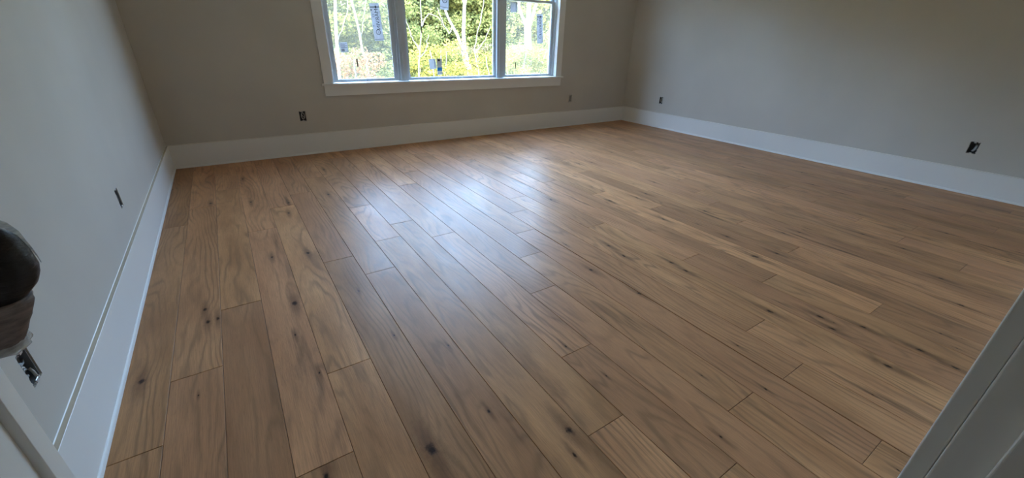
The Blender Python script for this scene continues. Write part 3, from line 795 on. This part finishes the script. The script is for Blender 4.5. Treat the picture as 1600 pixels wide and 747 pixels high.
for (dx, ay, a0, a1, rad, lb) in ((0, 12.0, .203, .226, .055, 'pale slim trunk at the jamb side of the screened pane by the door wall'),
                                 (0, 13.0, .285, .262, .045, 'pale slim leaning trunk behind the long brand sticker'),
                                 (0, 20.0, .345, .350, .10, 'pale straight trunk far behind the middle pane'),
                                 (0, 24.0, .585, .575, .13, 'pale straight trunk far behind the forked tree')):
    ax = a0*ay; R_ = rel(ax, ay); tp = (a1-a0)*ay
    big_tree('slim_tree', lb, ax, ay, [('trunk', [(0, 0, -.1), R_(tp*.5, .6), R_(tp*1.1, 2.2), R_(tp*2, 6.5)], rad, rad*.4),
             ('branch', [R_(tp*.8, 1.2), R_(tp+.25, 1.8), R_(tp+.5, 2.9)], rad*.16, .006)],
             ([(tp*2, 0, 7.2, 1.0, 1.0, .9)], 900), leafmat='leaf_green')
ax, ay = .392*10.5, 10.5; R_ = rel(ax, ay)
big_tree('sapling', 'thin pale sapling with arching bare twigs at the edge of the middle pane', ax, ay, [
    ('trunk', [(0, 0, -.1), R_(.02, .6), R_(.10, 1.1), R_(.18, 1.75), R_(.2, 2.6)], .020, .007),
    ('branch', [R_(.08, 1.05), R_(-.10, 1.35), R_(-.22, 1.75)], .014, .006),
    ('branch', [R_(.16, 1.55), R_(.36, 1.85), R_(.62, 1.80), R_(.75, 1.6)], .012, .005),
    ('branch', [R_(.06, .85), R_(.25, 1.05), R_(.34, 1.4)], .012, .005)])
ax, ay = .553*12.5, 12.5; R_ = rel(ax, ay)
big_tree('sapling', 'thin leaning sapling beside the forked trunk', ax, ay, [
    ('trunk', [(.12, 0, -.1), R_(.05, .4), R_(-.12, 1.0), R_(.15, 1.9), R_(.3, 2.8)], .022, .008),
    ('branch', [R_(-.08, .9), R_(.25, 1.25), R_(.5, 1.7)], .013, .005)])

PL = [  # az, dist, mesh, material, scale, zscale, name, label
 (.445, 11.2, BUSH[0], 'leaf_yellow', .78, 1.0, 'bush', 'bright yellow-green bushy sapling left of the forked trunk'),
 (.375, 12.5, BUSH[1], 'leaf_green', .72, .85, 'bush', 'mid green bush behind the thin sapling in the middle pane'),
 (.610, 13.5, BUSH[2], 'leaf_yellow', .80, .85, 'bush', 'yellow-green bush right of the forked trunk'),
 (.250, 12.2, BUSH[2], 'leaf_rust', .62, 1.1, 'bush', 'rust coloured autumn bush behind the screened pane by the door wall'),
 (.300, 12.0, BUSH[0], 'leaf_yellow', .62, .75, 'bush', 'yellow bush low behind the long brand sticker'),
 (.215, 14.0, BUSH[1], 'leaf_green', .85, .8, 'bush', 'mid green bush behind the slim jamb-side trunk'),
 (.665, 14.5, BUSH[1], 'leaf_green', .90, .8, 'bush', 'mid green bush under the square notice sticker'),
 (.735, 15.0, BUSH[0], 'leaf_yellow', .95, .75, 'bush', 'yellow bush at the foot of the thick three-way trunk'),
 (.790, 16.0, BUSH[2], 'leaf_green', 1.0, .9, 'bush', 'mid green bush beyond the brand sticker near the room corner'),
 (.500, 15.5, BUSH[1], 'leaf_yellow', .80, .62, 'bush', 'low yellow bush at the foot of the forked tree'),
 (.555, 17.5, BUSH[0], 'leaf_dry', .85, .8, 'bush', 'dry straw coloured bush behind the forked tree'),
 (.420, 17.0, BUSH[2], 'leaf_green', .95, .95, 'bush', 'mid green bush behind the bright yellow sapling'),
 (.330, 18.0, TALL[0], 'leaf_green', .85, .9, 'tree', 'leafy green tree behind the mullion by the long brand sticker'),
 (.180, 19.0, TALL[1], 'leaf_yellow', .85, .9, 'tree', 'yellow-green leafy tree beyond the jamb of the screened pane'),
 (.255, 21.0, TALL[2], 'leaf_green', .95, .9, 'tree', 'leafy green tree behind the rust coloured bush'),
 (.400, 22.0, TALL[1], 'leaf_dark', 1.0, .95, 'tree', 'dark green tree behind the thin sapling'),
 (.475, 21.0, TALL[2], 'leaf_green', .95, .9, 'tree', 'leafy green tree between the forked trunk and the bright sapling'),
 (.540, 24.0, TALL[0], 'leaf_dark', 1.1, .95, 'tree', 'dark green tree right behind the forked trunk'),
 (.605, 21.0, TALL[1], 'leaf_green', .95, 1.0, 'tree', 'leafy green tree behind the mullion near the room corner'),
 (.680, 22.0, TALL[2], 'leaf_yellow', .95, .9, 'tree', 'yellow-green leafy tree behind the square notice sticker'),
 (.760, 22.0, TALL[0], 'leaf_green', 1.0, .95, 'tree', 'leafy green tree behind the thick three-way trunk'),
 (.840, 22.0, TALL[1], 'leaf_yellow', 1.0, .9, 'tree', 'yellow-green leafy tree past the casing near the room corner'),
]
for i, (az, d, me, mt, sc_, zs_, nm, lb) in enumerate(PL):
    plant(nm, lb, 'tree' if nm == 'tree' else 'bush', az*d, d, me, mt, sc_, i*1.3, True, 'trees outside the window' if nm == 'tree' else 'bushes outside the window', zs_, 3 if nm == 'bush' else 1)
# woods farther back, a closed row of crowns; unseen ends added to cut skylight
for i in range(25):
    an = math.radians(8+164*i/24); d = 27+1.5*math.sin(i*2.3)
    plant('tree', 'dark leafy tree in the far row closing the woods', 'tree', 3+d*math.cos(an), 5.6+d*math.sin(an), TALL[i % 3],
          ['leaf_dark', 'leaf_green', 'leaf_dark'][i % 3], 1.35, i*2.1, True, 'far row of trees', 1.3)
# unseen trees added on the open-door side to keep skylight off the right wall
for i in range(9):
    x = -13+1.55*i; y = 11.5+4.2*(i % 2)+.25*i
    plant('tree', 'leafy green tree in the near woods past the jamb of the window', 'tree', x, y, TALL[(i+1) % 3],
          ['leaf_green', 'leaf_dark'][i % 2], 1.25, i*1.7, True, 'unseen trees added to block side light', .92)
